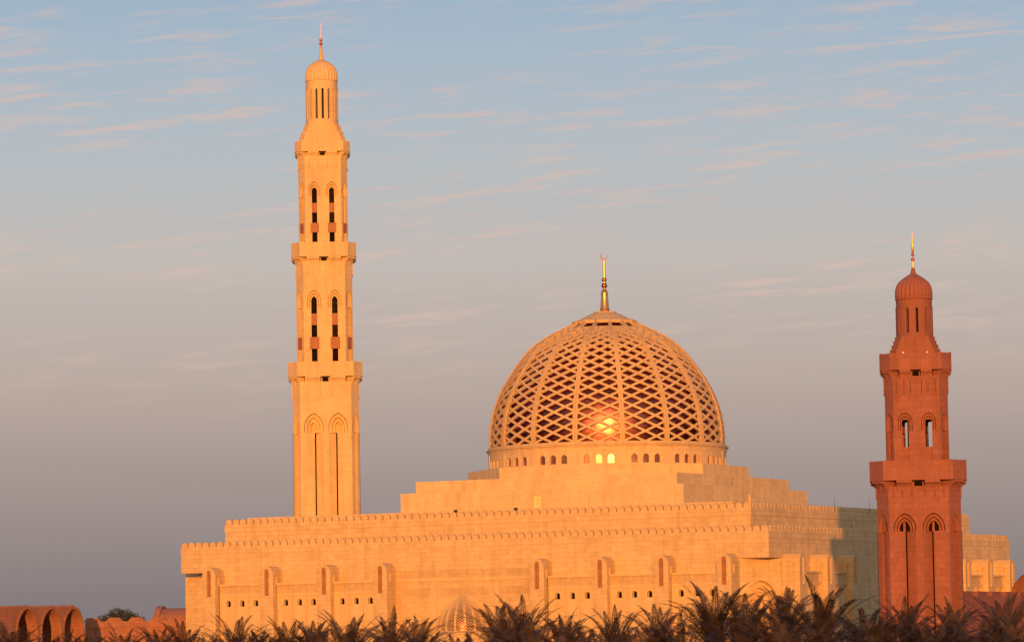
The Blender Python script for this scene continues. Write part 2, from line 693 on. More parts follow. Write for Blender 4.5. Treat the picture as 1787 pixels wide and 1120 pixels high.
spots.sort(key=showing)
rest = MB()
for i, (x, y, z, r) in enumerate(spots):
    if i < 100:
        if mer_o is None:
            mer_o = mer.build('merlon', MAT['cream'], mosque)
            mer_o.location = (x, y, z)
            mer_o.rotation_euler = (0, 0, r)
        else:
            clone(mer_o, mosque, (x, y, z), (0, 0, r))
    else:
        c, s = cos(r), sin(r)
        rest.add([(x + c * px - s * py, y + s * px + c * py, z + pz) for px, py, pz in mer.v], mer.f)
ro = rest.build('merlon_row', MAT['cream'], mosque)
ro['kind'] = 'stuff'

# ---- buttresses with arched screens
BW, BD = 1.13, 2.7
bt = MB()
fm = lambda u, v, d: (u, -BD + d, v)
nich = Hole(0, .36, 13.4, 16.9, .42)
body = Hole(0, BW, 0, 16.55, 1.2)       # rounded head outline
body_top = lambda u: 16.5 + 1.22 * sqrt(max(0, 1 - (u / BW) ** 2)) ** 1.0
us = [BW * sin(pi / 2 * i / 8) for i in range(-8, 9)]
region(bt, fm, 0, -BW, BW, lambda u: 0, body_top, [nich], us)
reveal(bt, fm, nich, 0, .28)
for a, c in zip(us[:-1], us[1:]):
    bt.quad((a, -BD, body_top(a)), (c, -BD, body_top(c)), (c, 0, body_top(c)), (a, 0, body_top(a)))
for sgn in (-1, 1):
    # side wall with a shallow upright slot near the front
    sm_ = lambda u, v, d, sgn=sgn: (sgn * (BW - d), -BD + u, v)
    slot = Hole(.75, .30, 15.05, 16.3, 0)
    region(bt, sm_, 0, 0, BD, lambda u: 0, lambda u: 16.5, [slot])
    reveal(bt, sm_, slot, 0, .22)
    fill_hole(bt, sm_, slot, .22)
butt_proto = bt
scr = MB()
fill_hole(scr, fm, nich, .28)
for k in range(1, 14):                  # carved lozenges standing off the screen
    zc = 13.4 + k * .27
    for sx in (-.17, .17):
        scr.add([(sx - .11, -BD + .26, zc), (sx, -BD + .26, zc - .11), (sx + .11, -BD + .26, zc), (sx, -BD + .26, zc + .11),
                 (sx, -BD + .16, zc)], ((0, 1, 4), (1, 2, 4), (2, 3, 4), (3, 0, 4)))
FRONT_B = [-5.67, -15.3, -24.85, -34.8, -60.3, -69.7, -79.4, -89.35]
SIDE_B = [4.3 + 1.13, 13.95 + 1.13, 23.1 + 1.13, 66.6 + 1.13, 76.1 + 1.13, 85.4 + 1.13]
bo = None
places = [(x, 0, 0) for x in FRONT_B] + [(0, y, pi / 2) for y in SIDE_B] + [(-W, y + (1.1 if i == 0 else 0.6), -pi / 2) for i, y in enumerate(SIDE_B)]
for (x, y, r) in places:
    if bo is None:
        bo = bt.build('buttress', MAT['cream'], mosque)
        so = scr.build('screen', MAT['screen'], bo)
        bo.location = (x, y, 0)
        bo.rotation_euler = (0, 0, r)
    else:
        c = clone(bo, mosque, (x, y, 0), (0, 0, r))
        clone(so, c)

b = MB()
b.box(-W - .02, -W + 1.75, 3.0, 5.6, 0, 16.45)
part(b, 'corner_filler', MAT['cream'])  # added filler block that covers the dark shaded gap at the left corner

# ---- low window bays between the buttresses
PY = -1.7
bay_cache = {}


def make_bay(wd):
    h = wd / 2
    m = MB()
    fm = lambda u, v, d: (u, PY + d, v)
    # ledge, plain sunk band, then three sunk panels with a small arched window each
    m.box(-h, h, PY - .12, 0, 15.0, 15.24)
    band = Hole(0, h - .12, 13.75, 14.93, 0)
    region(m, fm, 0, -h, h, lambda u: 13.62, lambda u: 15.0, [band])
    reveal(m, fm, band, 0, .18)
    pans = [Hole(k * 2.36, 1.10, 6.0, 13.45, 0) for k in (-1, 0, 1)]
    region(m, fm, 0, -h, h, lambda u: 0, lambda u: 13.62, pans)
    wins = []
    for k, p in zip((-1, 0, 1), pans):
        reveal(m, fm, p, 0, .14)
        fr = Hole(k * 2.36, .78, 11.55, 13.22, 0)
        fill_hole(m, fm, p, .14, [fr])
        reveal(m, fm, fr, .14, .24)
        w = Hole(k * 2.36, .40, 11.93, 12.52, .36)
        fill_hole(m, fm, fr, .24, [w])
        # splayed jambs
        wi = Hole(k * 2.36 + 0.0, .30, 11.95, 12.5, .28)
        o1, o2 = w.outline(), wi.outline()
        for i in range(len(o1)):
            j = (i + 1) % len(o1)
            m.quad(fm(o1[i][0], o1[i][1], .24), fm(o1[j][0], o1[j][1], .24), fm(o2[j][0], o2[j][1], .75), fm(o2[i][0], o2[i][1], .75))
        wins.append(wi)
    bandm = MB()
    fill_hole(bandm, fm, band, .18)
    return m, bandm, wins, fm


def place_bay(wd, x, y, r):
    key = round(wd, 2)
    if key not in bay_cache:
        m, bandm, wins, fm = make_bay(wd)
        o = m.build('window_bay', MAT['smooth'], mosque)
        o.location = (x, y, 0)
        o.rotation_euler = (0, 0, r)
        kids = [bandm.build('carved_band', MAT['carved'], o)]
        for w in wins:
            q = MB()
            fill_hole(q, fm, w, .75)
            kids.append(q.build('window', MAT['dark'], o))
        bay_cache[key] = (o, kids)
    else:
        o, kids = bay_cache[key]
        c = clone(o, mosque, (x, y, 0), (0, 0, r))
        for k in kids:
            clone(k, c)


for a, c in ((0, 1), (1, 2), (2, 3), (4, 5), (5, 6), (6, 7)):
    place_bay(7.3, (FRONT_B[a] + FRONT_B[c]) / 2, 0, 0)
for a, c in ((0, 1), (1, 2), (3, 4), (4, 5)):
    place_bay(7.1, 0, (SIDE_B[a] + SIDE_B[c]) / 2, pi / 2)
    place_bay(7.1, -W, (SIDE_B[a] + SIDE_B[c]) / 2 + .9, -pi / 2)

# ---- middle of the front: carved band, ledge and inlaid panels
b = MB()
b.box(-58.5, -36.4, -.04, 0, 15.46, 16.56)
part(b, 'carved_band', MAT['carved'])
b = MB()
b.box(-58.9, -36.2, -.22, 0, 14.90, 15.45)
for x0, x1 in ((-53.4, -52.5), (-43.0, -42.1)):
    b.box(x0, x1, -.16, 0, 0, 14.90)
part(b, 'ledge', MAT['smooth'])
for x0, x1 in ((-58.3, -53.5), (-51.9, -44.0), (-42.0, -37.0)):
    b = MB()
    b.box(x0, x1, -.05, 0, 12.85, 14.05)
    part(b, 'carved_panel', MAT['carved'])

# ---- small floodlights on the parapet
for x in (-51.97, -42.1):
    b = MB()
    b.box(x - .22, x + .22, 5.0, 5.35, 25.0, 25.32)
    b.box(x - .05, x + .05, 5.1, 5.2, 24.2, 25.0)
    part(b, 'floodlight', MAT['black'])

for (x, y, z) in ((-4.6, 34.0, 24.2), (-4.6, 47.0, 24.2), (-.3, 30.0, ZM)):
    b = MB()
    b.lathe([(.035, z), (.03, z + 1.2), (.008, z + 2.3)], 6, x, y)
    part(b, 'lightning_rod', MAT['black'])

# ---- the drum with its windows
RD = 18.35
drum = MB()
PAN = 2 * pi / 16
RIB0 = None
# view of the dome from the camera: ribs lie at -15.2 and +7.2 degrees from the line of sight
wx, wy = DX * cos(TH) + DY * sin(TH) + OX, -DX * sin(TH) + DY * cos(TH) + OY
view_world = atan2(-wy, -wx)                     # direction from dome to camera
view_local = view_world + TH
RIB0 = view_local + radians(7.2)
win_part = MB()


def cyl(u, v, d, a0=0.0):
    a = a0 + u
    return (DX + (RD - d) * cos(a), DY + (RD - d) * sin(a), v)


win_objs = []
for k in range(16):
    a0 = RIB0 + (k + .5) * PAN
    mpk = lambda u, v, d, a0=a0: cyl(u, v, d, a0)
    frame = Hole(0, .160, 31.9, 34.6, 0)
    fus = [-.196 + .392 * i / 8 for i in range(9)]
    region(drum, mpk, 0, -PAN / 2, PAN / 2, lambda u: 30.6, lambda u: 34.95, [frame], fus)
    frame.us = sorted(set([-.160 + .32 * i / 6 for i in range(7)]))
    reveal(drum, mpk, frame, 0, .10)
    wh = []
    for q in (-1, 0, 1):
        h = Hole(q * .1, .026, 32.5, 33.45, .46, n=5)
        wh.append(h)
    region(drum, mpk, .10, -.16, .16, lambda u: 31.9, lambda u: 34.6, wh, frame.us)
    for h in wh:
        # plumb flat reveal and pane (each pane is a flat sheet of glass)
        reveal(drum, mpk, h, .10, .42)
        q = MB()
        ac = a0 + h.uc
        ca, sa = cos(ac), sin(ac)
        r = RD - .40

        def flat(u, v, d, ac=ac, ca=ca, sa=sa, r=r, uc=h.uc):
            s_ = (u - uc) * RD
            return (DX + r * ca - s_ * sa, DY + r * sa + s_ * ca, v)
        fill_hole(q, flat, h, 0)
        win_objs.append(q)
drum_o = part(drum, 'dome_drum', MAT['cream_upper'])
for q in win_objs:
    q.build('window', MAT['pane'], drum_o)
b = MB()
b.lathe([(RD - .3, 34.85), (RD + .06, 34.9), (RD + .10, 35.12), (RD + .28, 35.16), (RD + .30, 35.36), (RD + .04, 35.42), (RD + .0, 35.70), (RD - .75, 35.74)], 96, DX, DY)
b.build('cornice', MAT['dome'], drum_o, 30)

# ---- the dome: ribs, lattice panels, glazed inner shell, crown
PROF = [(18.12, 35.68), (18.10, 38.0), (17.5, 41.35), (16.25, 44.5), (14.35, 47.6), (11.85, 50.75), (9.05, 52.75), (5.25, 54.62), (2.8, 55.85), (1.7, 56.35)]


def catmull(P, n=12):
    out = []
    Q = [P[0]] + P + [P[-1]]
    Q[0] = (P[0][0] + (P[0][0] - P[1][0]) * .3, P[0][1] - 1.2)
    Q[-1] = (2 * P[-1][0] - P[-2][0], 2 * P[-1][1] - P[-2][1])
    for i in range(1, len(Q) - 2):
        p0, p1, p2, p3 = Q[i - 1], Q[i], Q[i + 1], Q[i + 2]
        for j in range(n):
            t = j / n
            out.append(tuple(0.5 * ((2 * p1[k]) + (-p0[k] + p2[k]) * t + (2 * p0[k] - 5 * p1[k] + 4 * p2[k] - p3[k]) * t * t + (-p0[k] + 3 * p1[k] - 3 * p2[k] + p3[k]) * t ** 3) for k in (0, 1)))
    out.append(P[-1])
    return out


class Curve:
    def __init__(self, P, n=12):
        self.p = catmull(P, n)
        self.s = [0.0]
        for a, c in zip(self.p[:-1], self.p[1:]):
            self.s.append(self.s[-1] + sqrt((a[0] - c[0]) ** 2 + (a[1] - c[1]) ** 2))
        self.len = self.s[-1]

    def at(self, s):
        s = max(0, min(self.len, s))
        for i in range(len(self.s) - 1):
            if s <= self.s[i + 1] or i == len(self.s) - 2:
                t = (s - self.s[i]) / max(1e-9, self.s[i + 1] - self.s[i])
                a, c = self.p[i], self.p[i + 1]
                r, z = a[0] + (c[0] - a[0]) * t, a[1] + (c[1] - a[1]) * t
                tl = sqrt((c[0] - a[0]) ** 2 + (c[1] - a[1]) ** 2)
                tr, tz = (c[0] - a[0]) / tl, (c[1] - a[1]) / tl
                return r, z, tz, -tr                 # normal (nr, nz) outward
    def s_at_r(self, r):
        for i, p in enumerate(self.p):
            if p[0] <= r:
                return self.s[i]
        return self.len


def build_dome(parent, cx, cy, curve, rib0, npan, s_lat, rows, units, ribw, barw, depth, mats, name='dome', crown=True, nseg=96):
    """mats: stone, inner"""
    def P(a, s, off):
        r, z, nr, nz = curve.at(s)
        r += nr * off
        return Vector((cx + r * cos(a), cy + r * sin(a), z + nz * off))
    pan = 2 * pi / npan
    # crown shell (closed top above the lattice)
    s_top = curve.len
    b = MB()
    k = 14
    pr = []
    cap = .42 if crown else .25
    for i in range(k + 1):
        s = s_lat + (s_top - s_lat) * (cap + (1 - cap) * i / k)
        r, z, nr, nz = curve.at(s)
        pr.append((r + nr * .10, z + nz * .10))
    pr = [(pr[0][0] - .6, pr[0][1] - .45), (pr[0][0] - .02, pr[0][1] - .22)] + pr
    r1, z1 = pr[-1]
    if crown:
        pr += [(r1 * 1.0, z1 + .12), (r1 * .7, z1 + .16)]
    pr += [(.05, z1 + .16)]
    b.lathe(pr, npan * 4, cx, cy, rib0)
    if crown:
        # hoods standing out over the head of each panel
        r0_, z0_, nr0, nz0 = curve.at(s_lat + (s_top - s_lat) * .56)
        r2_, z2_, nr2, nz2 = curve.at(s_lat + (s_top - s_lat) * .30)
        for q in range(npan):
            a = rib0 + (q + .5) * pan
            da = pan * .38
            pts = []
            for (rr, zz) in ((r0_ + .05, z0_ + .14), (r2_ - .12, z2_ + .42), (r2_ - .10, z2_ - .06), (r2_ - .7, z2_ - .0), (r0_ - .2, z0_ - .3)):
                for sg in (-1, 1):
                    pts.append((cx + rr * cos(a + sg * da), cy + rr * sin(a + sg * da), zz))
            b.add(pts, ((0, 1, 3, 2), (2, 3, 5, 4), (4, 5, 7, 6), (0, 2, 4, 6, 8), (1, 3, 5, 7, 9)))
    dome = b.build(name, mats[0], parent, 28)
    # glazed inner shell
    b = MB()
    pr = []
    for i in range(41):
        s = (s_top * .96) * i / 40
        r, z, nr, nz = curve.at(s)
        r, z = max(.05, r - nr * (depth + .25)), z - nz * (depth + .25)
        if crown:                       # the glazed shell closes in a little towards its foot
            r = min(r, 17.2 - .029 * (z - 37.9) ** 2) if z < 44 else r
        pr.append((r, z))
    b.lathe(pr, nseg, cx, cy, rib0)
    b.build('inner_shell', mats[1], dome, 60)
    # rib mesh (two strips with a groove)
    rib = MB()
    n = 36
    for sgn in (-1, 1):
        prev = None
        for i in range(n + 1):
            s = (s_lat + (s_top - s_lat) * .34) * i / n
            r, z, nr, nz = curve.at(s)
            tap = .45 + .55 * min(1, r / curve.p[0][0])
            da0 = .05 * ribw / max(r, .5) * sgn
            da1 = (ribw * tap) * .5 / max(r, .5) * sgn
            ring = [P(rib0 + da0, s, -depth), P(rib0 + da0, s, .10), P(rib0 + da1, s, .10), P(rib0 + da1, s, -depth)]
            if prev:
                for e in range(4):
                    f = (e + 1) % 4
                    rib.quad(prev[e], prev[f], ring[f], ring[e])
            prev = ring
    prev = None
    for i in range(n + 1):
        s = (s_lat + (s_top - s_lat) * .34) * i / n
        r = curve.at(s)[0]
        da = .06 * ribw / max(r, .5)
        ring = [P(rib0 - da, s, .0), P(rib0 + da, s, .0)]
        if prev:
            rib.quad(prev[0], prev[1], ring[1], ring[0])
        prev = ring
    # lattice panel mesh
    lat = MB()

    def node(i, j):
        s = s_lat * j / rows
        return rib0 + pan * (i / units), s

    def bar(n0, n1):
        (a0, s0), (a1, s1) = n0, n1
        A, B = P(a0, s0, 0), P(a1, s1, 0)
        am, sm = (a0 + a1) / 2, (s0 + s1) / 2
        nv = (P(am, sm, 1) - P(am, sm, 0)).normalized()
        t = (B - A).normalized()
        side = nv.cross(t).normalized()
        r = curve.at(sm)[0]
        w = barw * (1.12 - .12 * r / curve.p[0][0]) * .5 if crown else barw * .5
        A2, B2 = A - t * .02, B + t * .02
        for p0, p1 in (((A2, B2),)):
            c = [p0 + side * w, p0 - side * w, p1 - side * w, p1 + side * w]
            d = [q - nv * depth for q in c]
            lat.quad(c[0], c[1], c[2], c[3])
            lat.quad(c[1], c[2], d[2], d[1])
            lat.quad(c[0], c[3], d[3], d[0])
            lat.quad(d[0], d[1], d[2], d[3])
    for j in range(rows):
        for i in range(units + 1):
            if (i + j) % 2 == 0:
                for di in (-1, 1):
                    if 0 <= i + di <= units:
                        bar(node(i, j), node(i + di, j + 1))
    # rails at foot and head
    for s0, s1 in ((0, .10), (s_lat - .12, s_lat + .02)):
        for q in range(units * 2):
            a0, a1 = rib0 + pan * q / (units * 2), rib0 + pan * (q + 1) / (units * 2)
            lat.quad(P(a0, s0, .02), P(a1, s0, .02), P(a1, s1, .02), P(a0, s1, .02))
            lat.quad(P(a0, s1, .02), P(a1, s1, .02), P(a1, s1, -depth), P(a0, s1, -depth))
            lat.quad(P(a0, s0, .02), P(a1, s0, .02), P(a1, s0, -depth), P(a0, s0, -depth))
    # shift both meshes so that they turn about the dome's axis
    rib.v = [(x - cx, y - cy, z) for x, y, z in rib.v]
    lat.v = [(x - cx, y - cy, z) for x, y, z in lat.v]
    ro = rib.build('rib', mats[0], dome, 30, (cx, cy, 0))
    lo = lat.build('lattice_panel', mats[0], dome, None, (cx, cy, 0))
    for q in range(1, npan):
        clone(ro, dome, None, (0, 0, q * pan))
        clone(lo, dome, None, (0, 0, q * pan))
    return dome


cv = Curve(PROF)
build_dome(mosque, DX, DY, cv, RIB0, 16, cv.s_at_r(6.8), 29, 4, .74, .34, .30, (MAT['dome'], MAT['inner']))

# ---- gilded finial with balls and crescent
b = MB()
b.lathe([(1.05, 56.35), (.95, 56.55), (.72, 56.75), (.78, 56.95), (.70, 57.1), (.54, 59.15), (.58, 59.2), (.58, 59.4), (.48, 59.85), (.22, 60.1),
         (.24, 60.2), (.22, 62.0), (.19, 64.55), (.01, 64.6)], 32, DX, DY)
fin = part(b, 'finial', MAT['gold'], sm=35)
for z, r in ((60.65, .46), (61.55, .38)):
    b = MB()
    b.sphere((DX, DY, z), r, 24, 14)
    b.build('ball', MAT['copper'], fin, 60)
b = MB()
cz, cr_ = 65.18, .58
nx_, ny_ = cos(view_local + .35), sin(view_local + .35)
tx_, ty_ = -ny_, nx_
outer, inner = [], []
for i in range(25):
    a = radians(105) + radians(275) * i / 24
    k = sin(pi * i / 24)
    outer.append((cr_ * cos(a), cr_ * sin(a)))
    inner.append(((cr_ - .02 - .17 * k) * cos(a), (cr_ - .02 - .17 * k) * sin(a)))
for i in range(24):
    ring = []
    for q in (i, i + 1):
        for (pt, th) in ((outer[q], .05), (inner[q], .05)):
            for s_ in (-1, 1):
                ring.append((DX + tx_ * pt[0] + nx_ * th * s_, DY + ty_ * pt[0] + ny_ * th * s_, cz + pt[1]))
    b.add(ring, ((0, 2, 6, 4), (1, 5, 7, 3), (0, 4, 5, 1), (2, 3, 7, 6)))
b.build('crescent', MAT['gold'], fin)

# ---- small lattice dome over the prayer niche, standing out from the front wall
SX, SY = -46.1, -4.0
scv = Curve([(3.62, 7.6), (3.62, 8.4), (3.45, 9.4), (3.05, 10.35), (2.4, 11.2), (1.55, 11.9), (.75, 12.35), (.25, 12.6)], 8)
swx, swy = SX * cos(TH) + SY * sin(TH) + OX, -SX * sin(TH) + SY * cos(TH) + OY
sview = atan2(-swy, -swx) + TH
b = MB()
b.lathe([(3.8, 0), (3.8, 7.2), (3.95, 7.25), (3.95, 7.5), (3.4, 7.6)], 48, SX, SY)
niche_o = part(b, 'niche_tower', MAT['cream'], sm=30)
build_dome(mosque, SX, SY, scv, sview + radians(5), 16, scv.s_at_r(.9), 28, 6, .30, .060, .10, (MAT['cream_upper'], MAT['inner']), 'niche_dome', False, 64)


# ------------------------------------------------------------------ minarets
def minaret(root, Z, spec):
    """Z: scale-free spec with tiers, balconies, cupola; front looks along -y of the root"""
    mat, smt = spec['mat'], spec['smooth_mat']
    angs = [-pi / 2, 0, pi / 2, pi]
    for t in spec['tiers']:
        h, e, z0, z1 = t['h'], t['e'], t['z0'], t['z1']
        m = MB()
        dark, panels = [], []
        for fi, al in enumerate(angs):
            mp = face_map(al, h)
            half = h - (e if fi % 2 == 0 else CK * e)
            holes, todo = [], []
            for sx in (-1, 1):
                uc = sx * t['ax']
                if t.get('through') and fi == 2:
                    uc -= .37            # the far openings are out of line with the near ones
                led = t['ledge']
                ws = t['ws']
                aps = t['apexes']
                hs = [Hole(uc, w_, led, led + t['stilt'] + (k * t.get('stepz', 0)), ap - led - t['stilt'] - (k * t.get('stepz', 0))) for k, (w_, ap) in enumerate(zip(ws, aps))]
                if t['kind'] == 'blind':
                    p0, s0, s1 = t['chan']
                    ch = Hole(sx * (p0 + s1) / 2, (s1 - p0) / 2, z0 - .01, led - .02, 0)
                    holes += [hs[0], ch]
                    dd = [0, .75, 1.35, 2.2]
                    for k in range(3):
                        inn = splay(m, mp, hs[k], t['sp'] if k < 2 else .05, dd[k], dd[k + 1])
                        if k == 2 and t.get('dark_niche'):
                            dark.append((mp, inn, dd[3]))
                            ww = inn.w
                            m.quad(mp(uc - ww * .35, inn.b, 1.9), mp(uc + ww * .15, inn.b, 1.9), mp(uc + ww * .15, inn.top(uc + ww * .15), 1.9), mp(uc - ww * .35, inn.top(uc - ww * .35), 1.9))
                            m.quad(mp(uc + ww * .15, inn.b, 1.9), mp(uc + ww * .15, inn.b, 2.3), mp(uc + ww * .15, inn.top(uc), 2.3), mp(uc + ww * .15, inn.top(uc), 1.9))
                        else:
                            fill_hole(m, mp, inn, dd[k + 1], hs[k + 1:k + 2])
                    # slanting cheek from the middle pilaster to the slit
                    za, zb = ch.b, ch.s
                    m.quad(mp(sx * p0, za, 0), mp(sx * s0, za, .75), mp(sx * s0, zb, .75), mp(sx * p0, zb, 0))
                    m.quad(mp(sx * s1, za, 0), mp(sx * s1, za, 1.6), mp(sx * s1, zb, 1.6), mp(sx * s1, zb, 0))
                    m.quad(mp(sx * s0, za, .75), mp(sx * s0, za, 1.6), mp(sx * s0, zb, 1.6), mp(sx * s0, zb, .75))
                    m.quad(mp(sx * p0, zb, 0), mp(sx * s1, zb, 0), mp(sx * s1, zb, 1.6), mp(sx * p0, zb, 1.6))
                    sl = Hole(sx * (s0 + s1) / 2, (s1 - s0) / 2, z0 - .01, led - .03, 0)
                    dark.append((mp, sl, 1.55))
                    # shallow line outside the slit
                    e0 = s1 + .16
                    m.quad(mp(sx * e0, za, -.05), mp(sx * (half - .02), za, -.05), mp(sx * (half - .02), zb, -.05), mp(sx * e0, zb, -.05))
                    m.quad(mp(sx * e0, za, -.05), mp(sx * (e0 - .05), za, .0), mp(sx * (e0 - .05), zb, .0), mp(sx * e0, zb, -.05))
                    m.quad(mp(sx * e0, zb, -.05), mp(sx * (half - .02), zb, -.05), mp(sx * (half - .02), zb, 0), mp(sx * e0, zb, 0))
                else:
                    ch = Hole(uc, ws[2], t['chz'], led, 0)
                    holes += [hs[0], ch]
                    dd = [0, .42, .84, 1.15]
                    for k in range(2):
                        inn = splay(m, mp, hs[k], t['sp'], dd[k], dd[k + 1], False)
                        fill_hole(m, mp, inn, dd[k + 1], hs[k + 1:k + 2])
                    for ua, ub in ((hs[0].u0, ch.u0), (ch.u1, hs[0].u1)):
                        m.quad(mp(ua, led, 0), mp(ub, led, 0), mp(ub, led, .84), mp(ua, led, .84))
                    o = hs[2].outline()
                    for q in range(len(o) - 1):
                        m.quad(mp(o[q][0], o[q][1], .84), mp(o[q + 1][0], o[q + 1][1], .84), mp(o[q + 1][0], o[q + 1][1], 1.15), mp(o[q][0], o[q][1], 1.15))
                    for u in (ch.u0, ch.u1):
                        m.quad(mp(u, ch.b, 0), mp(u, ch.s, 0), mp(u, ch.s, 1.15), mp(u, ch.b, 1.15))
                    m.quad(mp(ch.u0, ch.b, 0), mp(ch.u1, ch.b, 0), mp(ch.u1, ch.b, 1.15), mp(ch.u0, ch.b, 1.15))
                    if t.get('through'):
                        # below the opening the channel is walled
                        pl = Hole(uc, ws[2], ch.b, t['sill'], 0)
                        fill_hole(m, mp, pl, .45)
                        m.quad(mp(pl.u0, pl.s, .45), mp(pl.u1, pl.s, .45), mp(pl.u1, pl.s, 1.15), mp(pl.u0, pl.s, 1.15))
            region(m, mp, 0, -half, half, lambda u: z0, lambda u: z1, holes)
            # the cut corner to the right of this face
            mc, hc, _d = corner_map(h, e, fi)
            w0 = hc * .72
            led = t['ledge']
            oa = Hole(0, w0, led, led + t['stilt'], t['apexes'][0] - led - t['stilt'] - .1)
            ib = Hole(0, w0 * .50, led, led + t['stilt'], t['apexes'][1] - led - t['stilt'] - .3)
            ch = Hole(0, w0 * .55, z0 + .02, led - .02, 0)
            region(m, mc, 0, -hc, hc, lambda u: z0, lambda u: z1, [oa, ch])
            inn = splay(m, mc, oa, .10, 0, .4)
            fill_hole(m, mc, inn, .4, [ib])
            reveal(m, mc, ib, .4, 1.0)
            panels.append((mc, ib))
            reveal(m, mc, ch, 0, .5)
            fill_hole(m, mc, ch, .5)
            if fi == t['slit_k']:
                sg = 1 if fi == 3 else -1
                sl = Hole(sg * ch.w * .72, ch.w * .24, z0 + .03, led - .03, 0)
                dark.append((mc, sl, .47))
        # raised courses under the next balcony
        for fi, al in enumerate(angs):
            mp = face_map(al, h)
            half = h - e
            for sx in (-1, 1):
                for (ua, ub) in t['strips']:
                    ua_, ub_ = sorted((sx * ua, sx * ub))
                    fl = [(ua_, t['sz0']), (ub_, t['sz0']), (ub_, t['sz1']), (ua_, t['sz1'])]
                    c = [mp(u + (.07 if q_ in (0, 3) else -.07), v + (.07 if q_ < 2 else 0), -.12) for q_, (u, v) in enumerate(fl)]
                    d_ = [mp(u, v, .02) for u, v in fl]
                    m.add(c + d_, ((0, 1, 2, 3), (0, 1, 5, 4), (1, 2, 6, 5), (2, 3, 7, 6), (3, 0, 4, 7)))
        sh = m.build('shaft', mat, root)
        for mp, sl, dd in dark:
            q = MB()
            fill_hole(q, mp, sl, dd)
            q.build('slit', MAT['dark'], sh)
        for mp, hh in panels:
            q = MB()
            fill_hole(q, mp, hh, .99)
            q.build('arch_shade', MAT['wood'], sh)  # wood-red sheet paints the deep shade inside the corner arches
        if t['kind'] == 'open':
            cmb = MB()
            cmb.lathe([(t['core'], z0), (t['core'], z1)], 24)
            cmb.prism(chsq(h - 1.0, e), z1 - .6, z1 - .3)
            cmb.prism(chsq(h - 1.0, e), z0 + .1, z0 + .3)
            cmb.build('stair_core', MAT['core'], sh)
            for al in angs:
                mp = face_map(al, h)
                for sx in (-1, 1):
                    uc = sx * t['ax']
                    w_ = t['ws'][2]
                    if not t.get('through'):
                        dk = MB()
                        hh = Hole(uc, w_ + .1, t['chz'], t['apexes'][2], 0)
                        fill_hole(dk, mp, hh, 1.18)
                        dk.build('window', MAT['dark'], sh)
                    for (za, zb, wd, pro) in t.get('boxes', ()):
                        q = MB()
                        fl = [(uc - wd, za), (uc + wd, za), (uc + wd, zb), (uc - wd, zb)]
                        if pro > 0 and abs(sin(al)) < .5:
                            pro = .04
                        c = [mp(u, v, -pro) for u, v in fl]
                        d_ = [mp(u, v, .9) for u, v in fl]
                        q.add(c + d_, ((0, 1, 2, 3), (0, 1, 5, 4), (1, 2, 6, 5), (2, 3, 7, 6), (3, 0, 4, 7)))
                        q.build('balcony_box' if pro > 0 else 'window_panel', MAT['wood'], sh)
                    if sx > 0:
                        mc, hc, _d = corner_map(h, e, angs.index(al))
                        for (za, zb, wd, pro) in t.get('boxes', ())[1:]:
                            q = MB()
                            wc = hc * .5
                            fl = [(-wc, za), (wc, za), (wc, zb), (-wc, zb)]
                            c = [mc(u, v, -.10) for u, v in fl]
                            d_ = [mc(u, v, .4) for u, v in fl]
                            q.add(c + d_, ((0, 1, 2, 3), (0, 1, 5, 4), (1, 2, 6, 5), (2, 3, 7, 6), (3, 0, 4, 7)))
                            q.build('balcony_box', MAT['wood'], sh)
                    for (za, zb) in t.get('grilles', ()):
                        if sx < 0:
                            continue
                        q = MB()
                        n = max(2, int((zb - za) / .8))
                        for k in range(n):
                            zc = za + (zb - za) * (k + .5) / n
                            rr, ri = .30, .20
                            for i in range(12):
                                a0, a1 = 2 * pi * i / 12, 2 * pi * (i + 1) / 12
                                q.quad(mp(uc + rr * cos(a0), zc + rr * sin(a0), .8), mp(uc + rr * cos(a1), zc + rr * sin(a1), .8),
                                       mp(uc + ri * cos(a1), zc + ri * sin(a1), .8), mp(uc + ri * cos(a0), zc + ri * sin(a0), .8))
                        q.build('window_grille', MAT['core'], sh)
    for bal in spec['balconies']:
        h, e, z0, z1, hw, ew, zc = bal['h'], bal['e'], bal['z0'], bal['z1'], bal['hw'], bal['ew'], bal['zc']
        m = MB()
        m.prism(chsq(h, e), z0, z1 - .25, top=False)
        m.loft(chsq(h, e), z1 - .25, chsq(h, e), z1)
        m.loft(chsq(h, e), z1, chsq(h - .35, e), z1)
        m.loft(chsq(h - .35, e), z1, chsq(h - .35, e), z1 - .9)
        m.add([(x, y, z1 - .9) for x, y in chsq(h - .35, e)], (tuple(range(8)),))
        # small upstands at the corners
        for k in range(8):
            x, y = chsq(h, e)[k]
            m.box(x * .955 - .16, x * .955 + .16, y * .955 - .16, y * .955 + .16, z1 - .02, z1 + bal.get('pip', .12))
        m.prism(chsq(hw - .95, ew), zc - .2, z0 - .02)
        bo_ = m.build('balcony', smt, root)
        for al in angs:                     # small dark opening in the middle of each side
            mp = face_map(al, hw - .95)
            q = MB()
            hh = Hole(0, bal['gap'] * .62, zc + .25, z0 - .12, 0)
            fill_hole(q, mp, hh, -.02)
            q.build('opening', MAT['dark'], bo_)
